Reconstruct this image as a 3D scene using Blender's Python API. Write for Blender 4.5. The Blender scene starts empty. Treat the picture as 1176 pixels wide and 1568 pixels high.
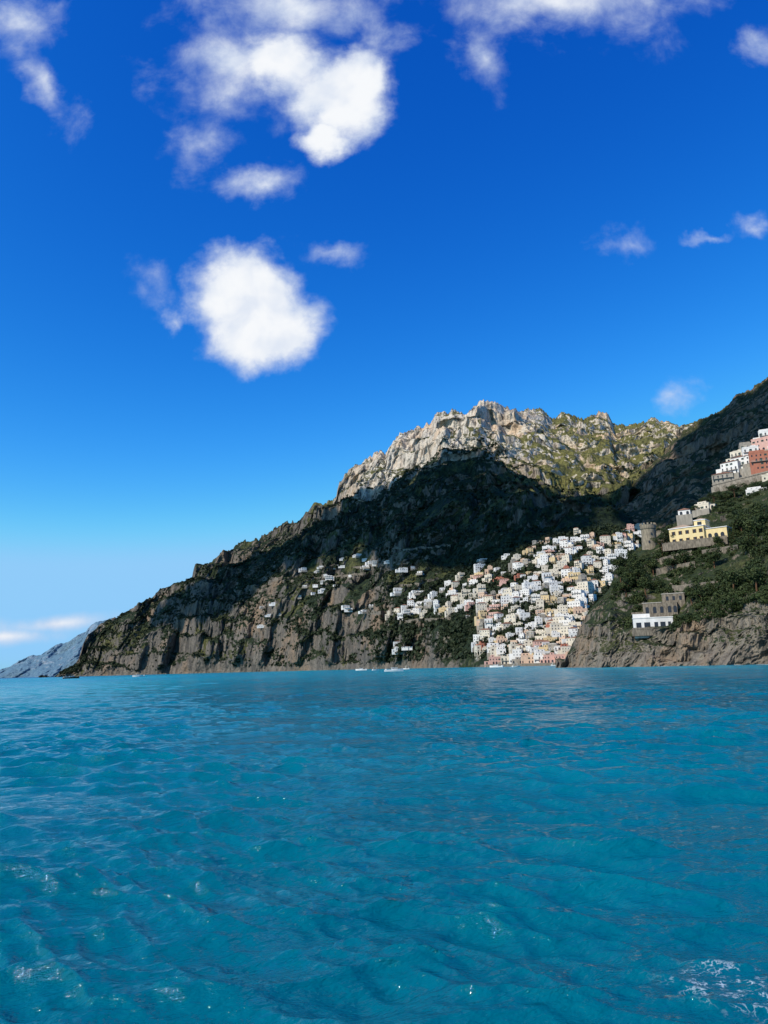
import bpy, math, random
import numpy as np
from mathutils import Vector, Matrix
random.seed(7); rng=np.random.default_rng(7)
scene=bpy.context.scene
col=scene.collection
scene.view_settings.view_transform='Standard'
try: scene.view_settings.look='None'
except: pass
scene.view_settings.exposure=0

# ------------------------------------------------------------------ camera
F=1140.0; CH=3.0
TH=math.radians(1.6); PI_=math.radians(11.75)
Rv=np.array([1,0,0.]); Fv=np.array([0,math.cos(PI_),math.sin(PI_)]); Uv=np.array([0,-math.sin(PI_),math.cos(PI_)])
def pdir(u,v):
    x=(u-588)/F; y=(784-v)/F
    xx=x*math.cos(TH)+y*math.sin(TH); yy=-x*math.sin(TH)+y*math.cos(TH)
    return xx*Rv+yy*Uv+Fv
def azte(u,v):
    d=pdir(u,v); return math.atan2(d[0],d[1]), d[2]/math.hypot(d[0],d[1])
cam_d=bpy.data.cameras.new('camera'); cam=bpy.data.objects.new('camera',cam_d); col.objects.link(cam)
cx=math.cos(TH)*Rv-math.sin(TH)*Uv; cy=math.sin(TH)*Rv+math.cos(TH)*Uv; cz=-Fv
m=Matrix(((cx[0],cy[0],cz[0],0),(cx[1],cy[1],cz[1],0),(cx[2],cy[2],cz[2],CH),(0,0,0,1)))
cam.matrix_world=m
cam_d.sensor_fit='VERTICAL'; cam_d.angle=2*math.atan(784/F)
cam_d.clip_start=0.1; cam_d.clip_end=100000
scene.camera=cam

# ------------------------------------------------------------------ noise
_g=rng.normal(size=(256,3)); _g/=np.linalg.norm(_g,axis=1)[:,None]
_p=rng.permutation(256)
def pn(x,y,z):
    xi=np.floor(x).astype(np.int64); yi=np.floor(y).astype(np.int64); zi=np.floor(z).astype(np.int64)
    xf=x-xi; yf=y-yi; zf=z-zi
    f=lambda t:t*t*t*(t*(t*6-15)+10)
    u,v,w=f(xf),f(yf),f(zf)
    out=0
    for a in (0,1):
        for b in (0,1):
            for c in (0,1):
                h=_p[(_p[(_p[(xi+a)&255]+yi+b)&255]+zi+c)&255]
                g=_g[h]
                d=g[...,0]*(xf-a)+g[...,1]*(yf-b)+g[...,2]*(zf-c)
                out=out+d*(u if a else 1-u)*(v if b else 1-v)*(w if c else 1-w)
    return out*1.5
def fbm(x,y,z,o=4,g=0.5):
    s=0;a=1;k=1;t=0
    for i in range(o):
        s=s+a*pn(x*k+i*17.3,y*k+i*9.1,z*k+i*5.7); t+=a; a*=g; k*=2.03
    return s/t
def ridged(x,y,z,o=4,g=0.5):
    s=0;a=1;k=1;t=0
    for i in range(o):
        s=s+a*(1-2*np.abs(pn(x*k+i*7.7,y*k+i*3.1,z*k+i*11.9))); t+=a; a*=g; k*=2.07
    return s/t
def sstep(a,b,x):
    t=np.clip((x-a)/(b-a),0,1); return t*t*(3-2*t)

# ------------------------------------------------------------------ mesh helpers
def mesh_np(name,verts,quads,smooth=True,mat=None,attrs=None):
    me=bpy.data.meshes.new(name)
    n=len(verts); q=len(quads)
    me.vertices.add(n); me.vertices.foreach_set('co',np.asarray(verts,dtype=np.float32).ravel())
    k=quads.shape[1]
    me.loops.add(q*k); me.loops.foreach_set('vertex_index',quads.astype(np.int32).ravel())
    me.polygons.add(q); me.polygons.foreach_set('loop_start',np.arange(0,q*k,k,dtype=np.int32))
    me.update(calc_edges=True)
    me.polygons.foreach_set('use_smooth',np.full(q,smooth,dtype=bool))
    if attrs:
        for an,av in attrs.items():
            at=me.attributes.new(an,'FLOAT','POINT'); at.data.foreach_set('value',np.asarray(av,dtype=np.float32).ravel())
    if mat: me.materials.append(mat)
    me.validate()
    ob=bpy.data.objects.new(name,me); col.objects.link(ob); return ob
def gridquads(nr,nc):
    i=np.arange(nr-1)[:,None]*nc+np.arange(nc-1)[None,:]
    return np.stack([i,i+1,i+nc+1,i+nc],-1).reshape(-1,4)

# ------------------------------------------------------------------ node helpers
def newmat(name):
    m=bpy.data.materials.new(name); m.use_nodes=True; nt=m.node_tree; nt.nodes.clear()
    o=nt.nodes.new('ShaderNodeOutputMaterial'); b=nt.nodes.new('ShaderNodeBsdfPrincipled')
    nt.links.new(b.outputs[0],o.inputs[0]); return m,nt,b
def N(nt,t,**k):
    n=nt.nodes.new(t)
    for a,b in k.items(): setattr(n,a,b)
    return n
def setin(nt,sock,v):
    if isinstance(v,bpy.types.NodeSocket): nt.links.new(v,sock)
    elif v is not None: sock.default_value=v
def M_(nt,op,a,b=None,c=None,clamp=False):
    n=N(nt,'ShaderNodeMath',operation=op,use_clamp=clamp)
    setin(nt,n.inputs[0],a); setin(nt,n.inputs[1],b); setin(nt,n.inputs[2],c); return n.outputs[0]
def VM(nt,op,a,b=None,s=None):
    n=N(nt,'ShaderNodeVectorMath',operation=op)
    setin(nt,n.inputs[0],a); setin(nt,n.inputs[1],b)
    if s is not None: setin(nt,n.inputs['Scale'],s)
    return n.outputs['Value'] if op in('LENGTH','DOT_PRODUCT','DISTANCE') else n.outputs[0]
def MR(nt,v,a,b,c=0.,d=1.,smooth=True):
    n=N(nt,'ShaderNodeMapRange',interpolation_type='SMOOTHSTEP' if smooth else 'LINEAR')
    setin(nt,n.inputs[0],v)
    for i,x in zip((1,2,3,4),(a,b,c,d)): setin(nt,n.inputs[i],x)
    return n.outputs[0]
def MIX(nt,f,a,b,mode='MIX'):
    n=N(nt,'ShaderNodeMix',data_type='RGBA',blend_type=mode)
    setin(nt,n.inputs[0],f)
    for s,v in ((n.inputs[6],a),(n.inputs[7],b)):
        if isinstance(v,tuple): v=v if len(v)==4 else v+(1,)
        setin(nt,s,v)
    return n.outputs[2]
def NOISE(nt,vec,scale,detail=5,rough=.55,dist=0,color=False):
    n=N(nt,'ShaderNodeTexNoise'); setin(nt,n.inputs['Vector'],vec)
    n.inputs['Scale'].default_value=scale; n.inputs['Detail'].default_value=detail
    n.inputs['Roughness'].default_value=rough; n.inputs['Distortion'].default_value=dist
    return n.outputs['Color' if color else 'Fac']
def POS(nt): return N(nt,'ShaderNodeNewGeometry').outputs['Position']
def ATTR(nt,name): return N(nt,'ShaderNodeAttribute',attribute_name=name).outputs['Fac']
def BUMP(nt,h,dist,strength=1.):
    n=N(nt,'ShaderNodeBump'); setin(nt,n.inputs['Height'],h); n.inputs['Distance'].default_value=dist; n.inputs['Strength'].default_value=strength
    return n.outputs[0]

def terrain_mat(name,S,rockA,rockB,rockC,vegA,vegB,vegC,thr=0.38,wid=.12,pale=(.42,.37,.30)):
    m,nt,b=newmat(name)
    P=POS(nt)
    nrm=N(nt,'ShaderNodeNewGeometry').outputs['Normal']
    sep=N(nt,'ShaderNodeSeparateXYZ'); nt.links.new(nrm,sep.inputs[0])
    steep=M_(nt,'SUBTRACT',1.0,sep.outputs[2])
    n2=NOISE(nt,P,1/(S*5.),6,.66)
    n3=NOISE(nt,P,1/(S*.28),3,.65)
    st=VM(nt,'MULTIPLY',P,(1,1,.28))
    nst=NOISE(nt,st,1/(S*.6),5,.62)
    bias=ATTR(nt,'bias')
    f=M_(nt,'ADD',steep,M_(nt,'MULTIPLY',M_(nt,'SUBTRACT',n2,.5),1.3))
    f=M_(nt,'ADD',f,M_(nt,'MULTIPLY',M_(nt,'SUBTRACT',n3,.5),.6))
    f=M_(nt,'ADD',f,bias)
    rock=MR(nt,f,thr-wid,thr+wid)
    rc=MIX(nt,MR(nt,nst,.35,.65),rockB,rockA)
    rc=MIX(nt,MR(nt,n2,.52,.66),rc,rockC)
    rc=MIX(nt,M_(nt,'MULTIPLY',ATTR(nt,'pale'),MR(nt,nst,.3,.55)),rc,MIX(nt,MR(nt,n2,.47,.64),pale,(pale[0]*1.0,pale[1]*.84,pale[2]*.70)))
    rc=MIX(nt,M_(nt,'MULTIPLY',MR(nt,n3,.45,.30),.75),rc,(.04,.038,.03))  # crevice shade painted into the rock colour where the bump noise is low
    vc=MIX(nt,MR(nt,n3,.38,.66),vegA,vegB)
    vf=M_(nt,'MULTIPLY',MR(nt,n2,.48,.38),.5)
    vf=M_(nt,'ADD',vf,ATTR(nt,'dry'),clamp=True)
    vc=MIX(nt,vf,vc,MIX(nt,MR(nt,n3,.35,.62),tuple(.45*x for x in vegC),vegC))
    c=MIX(nt,rock,vc,rc)
    nt.links.new(c,b.inputs['Base Color']); b.inputs['Roughness'].default_value=.92
    b.inputs['Specular IOR Level'].default_value=.15
    h=M_(nt,'ADD',M_(nt,'MULTIPLY',n3,.6),M_(nt,'MULTIPLY',nst,.8))
    nt.links.new(BUMP(nt,h,S*.36,.95),b.inputs['Normal'])
    return m

# ------------------------------------------------------------------ layer builder
class Layer: pass
def build_layer(name,rows,az0,az1,na,segs,dispf,mat,smooth_w=0.02,backdrop=500,backfall=.55):
    azs=np.linspace(az0,az1,na)
    Rr=[];Zr=[]
    for row in rows:
        A=[];R=[];Z=[]
        for p in row:
            if len(p)==2:
                a,_=azte(p[0],1017); A.append(a);R.append(p[1]);Z.append(0.)
            else:
                a,te=azte(p[0],p[1]); A.append(a);R.append(p[2]);Z.append(CH+te*p[2])
        A=np.array(A);o=np.argsort(A)
        Rr.append(np.interp(azs,A[o],np.array(R)[o])); Zr.append(np.interp(azs,A[o],np.array(Z)[o]))
    Rr=np.array(Rr);Zr=np.array(Zr)
    Rr=np.vstack([Rr[:1]-8,Rr,Rr[-1:]+backdrop]); Zr=np.vstack([Zr[:1]-8,Zr,Zr[-1:]-backdrop*backfall])
    K=len(Rr)
    rr=[];zz=[];tt=[]
    for k in range(K-1):
        n=segs[k]
        w=np.arange(n)/n
        rr.append(Rr[k]*(1-w[:,None])+Rr[k+1]*w[:,None]); zz.append(Zr[k]*(1-w[:,None])+Zr[k+1]*w[:,None]); tt.append(k-1+w)
    R=np.vstack(rr+[Rr[-1:]]);Z=np.vstack(zz+[Zr[-1:]]);T=np.concatenate(tt+[[K-2]])
    w=int(smooth_w*len(T))
    if w>0:
        ker=np.hanning(2*w+3)[1:-1]; ker/=ker.sum()
        def sm(X):
            Xp=np.pad(X,((w,w),(0,0)),mode='edge'); out=np.zeros_like(X)
            for i,kk in enumerate(ker): out+=kk*Xp[i:i+len(X)]
            return out
        Rs=sm(R);Zs=sm(Z)
        f=sstep(0,1,(np.abs(T-(K-3))/.12))[:,None]*1.0
        R=R*(1-f)+Rs*f; Z=Z*(1-f)+Zs*f
    A=np.broadcast_to(azs,R.shape); T2=np.broadcast_to(T[:,None],R.shape)
    R,Z,at=dispf(A,R,Z,T2,K-3)
    L=Layer(); L.az=azs; L.R=R; L.Z=Z; L.T=T
    V=np.stack([R*np.sin(A),R*np.cos(A),Z],-1)
    L.V=V
    L.ob=mesh_np(name,V.reshape(-1,3),gridquads(*R.shape),True,mat,at)
    te=(Z-CH)/R; L.te=te
    L.cum=np.maximum.accumulate(te,axis=0)
    return L
def hit(L,u,v):
    a,te=azte(u,v)
    j=int(round((a-L.az[0])/(L.az[-1]-L.az[0])*(len(L.az)-1)))
    if j<0 or j>=len(L.az): return None
    c=L.cum[:,j]; i=int(np.searchsorted(c,te))
    if i>=len(c): return None
    return Vector(L.V[i,j]),a,L.R[i,j]

# ---- main mountain
ridge=[(60,1040,2780),(104,1033,2740),(112,1022,2720),(120,1010,2710),(127,988,2700),(135,975,2700),(150,962,2700),(185,945,2680),(220,930,2620),(255,915,2560),(290,895,2520),(300,877,2500),(330,862,2480),(345,850,2460),(370,835,2440),(400,822,2420),(435,808,2400),(470,797,2370),(483,780,2350),(515,765,2320),(520,742,2300),(540,718,2280),(570,704,2250),(576,695,2250),(583,694,2250),(590,702,2250),(597,688,2230),(612,670,2200),(640,660,2190),(660,652,2180),(668,639,2160),(695,634,2150),(712,640,2150),(722,630,2150),(735,625,2150),(762,625,2170),(772,630,2210),(785,630,2250),(800,636,2290),(830,633,2350),(845,646,2400),(862,640,2450),(885,647,2500),(905,643,2550),(918,636,2600),(930,640,2600),(940,655,2650),(970,656,2650),(1000,644,2650),(1025,651,2650),(1040,656,2650),(1075,648,2650),(1140,650,2650),(1300,640,2600)]
row3=[(60,1041,2775),(112,1024,2700),(135,985,2680),(150,968,2680),(200,945,2600),(300,892,2400),(400,850,2250),(500,800,2100),(600,755,1950),(680,715,1830),(740,712,1830),(800,728,1850),(850,758,1780),(900,788,1720),(950,760,1900),(1000,720,2100),(1100,690,2200),(1300,690,2200)]
row2=[(60,1042,2770),(112,1026,2660),(150,985,2630),(200,958,2500),(300,905,2280),(400,880,2080),(500,862,1850),(600,862,1500),(680,872,1300),(740,862,1150),(800,838,1080),(890,815,1080),(950,805,1120),(1100,800,1400),(1300,800,1400)]
row1=[(60,1043,2765),(112,1028,2640),(135,1010,2600),(200,985,2400),(300,955,2160),(400,950,1880),(500,955,1560),(600,965,1220),(680,965,970),(740,945,880),(800,925,860),(890,915,850),(950,905,880),(1100,880,1050),(1300,880,1050)]
shore=[(60,2760),(104,2620),(200,2340),(300,2100),(400,1800),(500,1480),(600,1150),(680,900),(740,780),(800,730),(890,700),(950,740),(1100,900),(1300,1000)]
def townmask(A,T):
    a0=azte(640,930)[0];a1=azte(720,930)[0]
    return sstep(a0,a1,A)*sstep(2.25,1.9,T)
def dM(A,R,Z,T,KR):
    x=R*np.sin(A);y=R*np.cos(A)
    tm=townmask(A,T)
    e=sstep(0.,.35,T)*(1-.8*tm)
    er=1-.68*sstep(.3,0,np.abs(T-KR))
    wx=fbm(x/400,y/400,Z/400,3)
    g=ridged(A*1900/170+wx*1.6,T*.75+wx,A*0+3.3,3,.5)
    Z=Z+(g-.25)*46*e*er*sstep(60,260,Z+30)
    bt=ridged(x/210+wx,y/210,Z/600,3,.55)
    R=R-(bt-.2)*62*(.3+.7*e)*er*(1-.8*tm)
    n=fbm(x/110,y/110,Z/110,4)
    R=R-n*62*e*er
    Z=Z+fbm(x/60+9,y/60,Z/60,3)*18*e*er
    amp=.35+1.1*sstep(-.15,.35,fbm(x/190+7,y/190,Z/190,2))
    cr=ridged(x/58,y/58,Z/120,5,.58)
    R=R-(cr-.2)*24*amp*(.25+.75*e)*er*(1-.7*tm)
    h=Z+.10*x+40*fbm(x/170,y/170,Z*0+.5,4); st=55.
    f=h/st-np.floor(h/st)
    mk=sstep(-.05,.3,fbm(x/220+4,y/220,Z/120,3)+.08)*(1-.8*tm)
    Z=Z+st*(sstep(.25,.72,f)-f)*.75*mk*sstep(0,.25,T)*er
    fine=fbm(x/12,y/12,Z/16,3)
    R=R-fine*7*(1-.5*tm); Z=Z+fbm(x/9,y/9,Z/9,2)*3*sstep(0,.2,T)
    Z=Z+(ridged(A*80,A*0+2,A*0,5,.62)-.42)*24*sstep(.14,0,np.abs(T-KR))*sstep(60,200,Z)
    bias=np.zeros_like(R)-.03
    bias+=.35*sstep(28,8,Z)
    azc=azte(600,700)[0]; azd=azte(850,700)[0]
    crag=sstep(2.8,3.15,T)*sstep(azc-.09,azc-.02,A)*sstep(azd+.03,azd-.04,A)
    bias+=.26*crag
    bias-=.16*sstep(1.9,2.3,T)*sstep(3.15,2.8,T)
    bias+=.14*sstep(3.45,3.8,T)
    a5=azte(420,900)[0]
    bias+=.05*sstep(a5+.08,a5-.05,A)*sstep(1.9,1.2,T)
    bias-=.35*tm
    ax=azte(800,700)[0]
    rs=sstep(ax-.03,ax+.05,A)*sstep(2.7,3.,T)*sstep(3.55,3.35,T)
    bias-=.12*rs
    dry=1.0*sstep(ax-.06,ax+.03,A)*sstep(220,380,Z)
    dry=np.maximum(dry,.5*sstep(3.,3.6,T)*sstep(400,550,Z))
    pale=sstep(2.7,3.2,T)*sstep(azc-.12,azc-.02,A)
    return R,Z,{'bias':bias,'dry':dry,'pale':pale}
mm=terrain_mat('mountain_rock_scrub',26,(.18,.155,.125),(.07,.063,.055),(.215,.155,.105),(.010,.018,.009),(.030,.043,.017),(.165,.155,.050),thr=.61,pale=(.60,.53,.43))
LM=build_layer('mountain',[shore,row1,row2,row3,ridge],azte(60,1020)[0],azte(1300,900)[0],1150,[12,120,150,150,170,60],dM,mm)

# ---- right dark hill
Rridge=[(850,835,1500),(880,802,1480),(905,790,1470),(960,755,1450),(1000,715,1430),(1045,668,1420),(1080,645,1400),(1110,627,1390),(1125,610,1385),(1140,603,1380),(1160,592,1370),(1176,583,1360),(1300,510,1300)]
Rmid=[(850,850,1250),(905,825,1250),(960,800,1230),(1000,775,1210),(1080,735,1180),(1140,715,1150),(1176,700,1130),(1300,640,1080)]
Rbase=[(850,900,1040),(1000,890,1000),(1176,880,950),(1300,870,900)]
def dR(A,R,Z,T,KR):
    x=R*np.sin(A);y=R*np.cos(A)
    er=1-.6*sstep(.35,0,np.abs(T-KR))
    g=ridged(A*1300/110+fbm(x/250,y/250,Z/250,2),T*.7,A*0+8.3,3)
    Z=Z+(g-.25)*26*er
    R=R-fbm(x/80,y/80,Z/80,4)*40*er-(ridged(x/32,y/32,Z/60,4)-.2)*14*er
    h=Z+18*fbm(x/90,y/90,Z*0+.5,3); st=30.; f=h/st-np.floor(h/st)
    mk=sstep(-.1,.25,fbm(x/160+4,y/160,Z/140,3))
    Z=Z+st*(sstep(.25,.72,f)-f)*.6*mk*er
    R=R-fbm(x/9,y/9,Z/12,3)*4
    Z=Z+(ridged(A*90,A*0+5,A*0,4,.6)-.3)*8*sstep(.14,0,np.abs(T-KR))
    return R,Z,{'bias':np.zeros_like(R)-.02,'dry':.35*sstep(1.7,2.,T)+0*R,'pale':0*R}
LR=build_layer('rocky_hill',[Rbase,Rmid,Rridge],azte(850,900)[0],azte(1300,900)[0],480,[10,140,200,40],dR,
   terrain_mat('hill_rock_scrub',18,(.26,.18,.125),(.11,.085,.065),(.30,.185,.11),(.016,.024,.012),(.045,.055,.022),(.10,.09,.03),thr=.56))

# ---- near headland
Nsh=[(850,430),(862,405),(900,382),(950,366),(1000,352),(1050,343),(1100,334),(1176,322),(1300,300)]
N1=[(850,1013,434),(865,1011,412),(880,995,405),(900,970,400),(935,945,393),(975,962,376),(1028,962,368),(1050,955,362),(1100,930,352),(1176,905,342),(1300,880,320)]
N2=[(850,1012,436),(865,1010,416),(880,989,410),(900,950,408),(935,925,410),(975,945,400),(1045,938,395),(1075,905,392),(1120,880,390),(1176,850,377),(1300,820,350)]
N3=[(850,1012,438),(865,1009,420),(880,984,418),(900,942,422),(935,908,435),(960,878,445),(985,848,458),(1030,833,458),(1110,827,452),(1176,795,440),(1300,755,410)]
N4=[(850,1012,440),(865,1008,426),(880,981,428),(900,937,438),(932,903,450),(945,870,468),(965,850,478),(985,832,490),(1005,815,500),(1035,800,510),(1065,785,530),(1095,752,575),(1130,742,585),(1176,728,575),(1300,690,540)]
def dN(A,R,Z,T,KR):
    x=R*np.sin(A);y=R*np.cos(A)
    e=sstep(0.,.3,T); er=1-.75*sstep(.4,0,np.abs(T-KR))
    lowc=sstep(1.35,1.0,T)
    R=R-fbm(x/34,y/34,Z/34,4)*13*er
    R=R-(ridged(x/15+fbm(x/20,y/20,Z/20,2),y/15,Z/17,5,.58)-.25)*(3.+5*lowc)*er
    R=R-(ridged(x/38+3,y/38,Z/60,3,.5)-.3)*12*lowc
    h=Z+6*fbm(x/30,y/30,Z*0+.5,3)+ (x*.18); st=8.; f=h/st-np.floor(h/st)
    mk=sstep(-.05,.3,fbm(x/45+4,y/45,Z/40,3)+.05)
    Z=Z+st*(sstep(.3,.7,f)-f)*.7*mk*e*er
    Z=Z+fbm(x/12,y/12,Z/12,3)*2.2*e*er
    R=R-fbm(x/3,y/3,Z/3.5,3)*1.6
    bias=-.14+.34*lowc+.5*sstep(10,3,Z)
    return R,Z,{'bias':bias+0*R,'dry':.08+0*R,'pale':.2*lowc}
mn=terrain_mat('headland_rock_scrub',6,(.19,.165,.13),(.08,.07,.058),(.22,.165,.115),(.013,.024,.010),(.038,.052,.018),(.09,.09,.035),thr=.52,pale=(.34,.285,.21))
LN=build_layer('rocky_headland',[Nsh,N1,N2,N3,N4],azte(850,1010)[0],azte(1300,900)[0],620,[12,150,90,130,120,40],dN,mn,backdrop=150)

# ---- far coast
Fr=[(-120,1036,7000),(-40,1034,6800),(0,1027,6600),(20,1018,6500),(60,1001,6400),(100,987,6300),(128,972,6200),(150,955,6100),(185,945,6000),(260,930,6000),(330,920,6000)]
Fs=[(-120,6900),(0,6300),(60,6000),(150,5600),(330,5400)]
def dF(A,R,Z,T,KR):
    x=R*np.sin(A);y=R*np.cos(A)
    Z=Z+(ridged(x/260,y/260,Z/300,4)-.3)*45*sstep(0,.4,T)*sstep(0,120,Z)
    R=R-fbm(x/150,y/150,Z/200,4)*120
    return R,Z,{'bias':0*R,'dry':0*R+.3,'pale':0*R}
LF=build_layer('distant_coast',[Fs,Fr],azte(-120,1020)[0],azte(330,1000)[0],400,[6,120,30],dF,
   terrain_mat('distant_coast_painted_haze',60,(.22,.29,.36),(.16,.24,.33),(.26,.30,.34),(.09,.18,.26),(.11,.20,.27),(.14,.22,.26),thr=.60,wid=.2))  # aerial haze painted in as bluish base colours, no real atmosphere

# ------------------------------------------------------------------ sea
def build_sea():
    a=np.concatenate([np.linspace(-math.pi,-.62,40,endpoint=False),np.linspace(-.62,.62,700,endpoint=False),np.linspace(.62,math.pi,41)])
    r=np.concatenate([[0.3,1.5,3,4.5],np.geomspace(5.5,3500,1350),np.geomspace(3800,60000,14)])
    A,R=np.meshgrid(a,r)
    X=R*np.sin(A);Y=R*np.cos(A)
    dr=np.gradient(r)[:,None]
    Z=np.zeros_like(X); DX=np.zeros_like(X);DY=np.zeros_like(X)
    g=np.random.default_rng(8)
    nn=len(r)-14
    ext=lambda q,v: np.vstack([q,np.full((14,len(a)),v)])
    wX=ext(fbm(X[:nn]/5,Y[:nn]/5,0*X[:nn],4),0)*.55; wY=ext(fbm(X[:nn]/5+31,Y[:nn]/5,0*X[:nn],4),0)*.55
    gust=ext(1+2.1*fbm(X[:nn]/11+5,Y[:nn]/20,0*X[:nn],4),1)
    gust=np.clip(gust,.45,2.)
    main=math.radians(252)
    for i in range(110):
        small=i<86
        L=float(np.exp(g.uniform(math.log(.20),math.log(2.0)))) if small else float(np.exp(g.uniform(math.log(2.0),math.log(14))))
        th=main+g.normal()*(.48 if not small else .40)
        k=2*math.pi/L; amp=(.0062*L if small else .0030*L)
        kx,ky=k*math.cos(th),k*math.sin(th)
        ph=g.uniform(0,6.28)
        att=np.clip(L/(2.4*dr)-1,0,1)
        fo=g.uniform(.6,1.4)
        arg=kx*(X+wX*fo)+ky*(Y+wY*fo)+ph
        s=np.sin(arg);c=np.cos(arg)
        am=amp*att*(gust if small else 1)
        Z+=am*s
        DX+=am*c*math.cos(th)*1.0; DY+=am*c*math.sin(th)*1.0
    X=X+DX;Y=Y+DY
    nsA=[azte(p[0],1017)[0] for p in Nsh]; nsR=[p[1] for p in Nsh]
    ns=np.interp(A,nsA,nsR)
    foam=sstep(14,3,np.abs(R-ns+3))*(A>nsA[0]-.004)*(A<.62)*sstep(-.25,.2,fbm(X/9,Y/9,0*X,2)+.05)
    return mesh_np('sea',np.stack([X,Y,Z],-1).reshape(-1,3),gridquads(*X.shape)[:, ::-1],True,None,{'foam':foam})
sea=build_sea()
m,nt,b=newmat('sea_water')
P=POS(nt)
big=NOISE(nt,VM(nt,'MULTIPLY',P,(.5,1,1)),1/30.,4,.6)
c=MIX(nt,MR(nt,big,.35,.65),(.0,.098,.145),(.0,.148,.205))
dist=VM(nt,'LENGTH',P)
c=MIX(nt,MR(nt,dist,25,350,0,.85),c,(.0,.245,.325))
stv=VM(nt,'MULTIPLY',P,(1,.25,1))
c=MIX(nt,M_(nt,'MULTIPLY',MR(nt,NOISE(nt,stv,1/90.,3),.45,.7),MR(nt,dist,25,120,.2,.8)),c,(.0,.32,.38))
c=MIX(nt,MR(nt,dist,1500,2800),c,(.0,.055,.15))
d=pdir(1112,1512); k=-CH/d[2]; fx,fy=d[0]*k,d[1]*k
fd=VM(nt,'LENGTH',VM(nt,'MULTIPLY',VM(nt,'SUBTRACT',P,(fx,fy,0)),(1.0,.8,0)))
fr=MR(nt,fd,.1,.75,1,0)
wp=VM(nt,'ADD',P,VM(nt,'SCALE',NOISE(nt,P,4,4,color=True),s=.5))
vor=N(nt,'ShaderNodeTexVoronoi',feature='DISTANCE_TO_EDGE'); nt.links.new(VM(nt,'MULTIPLY',wp,(.6,1,1)),vor.inputs['Vector']); vor.inputs['Scale'].default_value=11
lace=MR(nt,vor.outputs['Distance'],.0,.10,1,0)
fo=M_(nt,'MULTIPLY',M_(nt,'MULTIPLY',fr,lace),MR(nt,NOISE(nt,P,6,5),.48,.58,0,.7))
fo=M_(nt,'MAXIMUM',fo,M_(nt,'MULTIPLY',ATTR(nt,'foam'),MR(nt,NOISE(nt,P,.3,5),.4,.55)),clamp=True)
c=MIX(nt,fo,c,(.7,.78,.8))
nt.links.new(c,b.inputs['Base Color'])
b.inputs['IOR'].default_value=1.333; b.inputs['Specular IOR Level'].default_value=.34
nt.links.new(MR(nt,dist,10,600,.05,.25,False),b.inputs['Roughness'])
rotn=N(nt,'ShaderNodeVectorRotate',rotation_type='Z_AXIS'); nt.links.new(P,rotn.inputs['Vector']); rotn.inputs['Angle'].default_value=math.radians(-16)
PR=rotn.outputs[0]
w1=NOISE(nt,VM(nt,'MULTIPLY',PR,(.45,1,1)),6.,4,.62)
w2=NOISE(nt,VM(nt,'MULTIPLY',PR,(.4,1,1)),1.0,4,.68)
w3=NOISE(nt,VM(nt,'MULTIPLY',PR,(.35,1,1)),.09,4,.68)
b1=N(nt,'ShaderNodeBump'); nt.links.new(w1,b1.inputs['Height']); b1.inputs['Distance'].default_value=.085
b2=N(nt,'ShaderNodeBump'); nt.links.new(w2,b2.inputs['Height']); nt.links.new(MR(nt,dist,12,80,.12,.7),b2.inputs['Distance']); nt.links.new(b1.outputs[0],b2.inputs['Normal'])
b3=N(nt,'ShaderNodeBump'); nt.links.new(w3,b3.inputs['Height']); nt.links.new(MR(nt,dist,30,400,.1,2.6),b3.inputs['Distance']); nt.links.new(b2.outputs[0],b3.inputs['Normal'])
nt.links.new(b3.outputs[0],b.inputs['Normal'])
sea.data.materials.append(m)

# ------------------------------------------------------------------ simple materials
def paint(name,c,rough=.85,var=.08,scale=.6,bump=0):
    m,nt,b=newmat(name); P=POS(nt)
    n=NOISE(nt,VM(nt,'MULTIPLY',P,(1,1,.35)),scale,3,.6)
    cc=MIX(nt,MR(nt,n,.35,.7),tuple(x*(1-2*var) for x in c),c)
    nt.links.new(cc,b.inputs['Base Color']); b.inputs['Roughness'].default_value=rough; b.inputs['Specular IOR Level'].default_value=.25
    if bump: nt.links.new(BUMP(nt,n,bump),b.inputs['Normal'])
    return m
MW={'white':paint('white_plaster',(.76,.73,.68)),'cream':paint('cream_plaster',(.68,.60,.47)),'pink':paint('pink_plaster',(.62,.38,.31)),
    'terracotta':paint('terracotta_plaster',(.42,.16,.10)),'yellow':paint('yellow_plaster',(.68,.51,.28)),'grey':paint('grey_stone',(.36,.32,.26),var=.15),
    'peach':paint('peach_plaster',(.68,.47,.33))}
Mwin=paint('dark_window',(.03,.035,.045),.25,.05); Mtile=paint('clay_roof_tiles',(.30,.15,.09),.9,.2,2); Mroof=paint('flat_roof_screed',(.46,.42,.36))
Mgreen=paint('green_shutter',(.05,.12,.08)); Mstone=paint('old_stone',(.25,.21,.16),.95,.25,1.2,.2); Mwhite=paint('white_trim',(.8,.79,.76))
Mwood=paint('brown_wood',(.12,.06,.03)); Myel=paint('ochre_yellow_plaster',(.76,.60,.31),var=.06)

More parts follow.
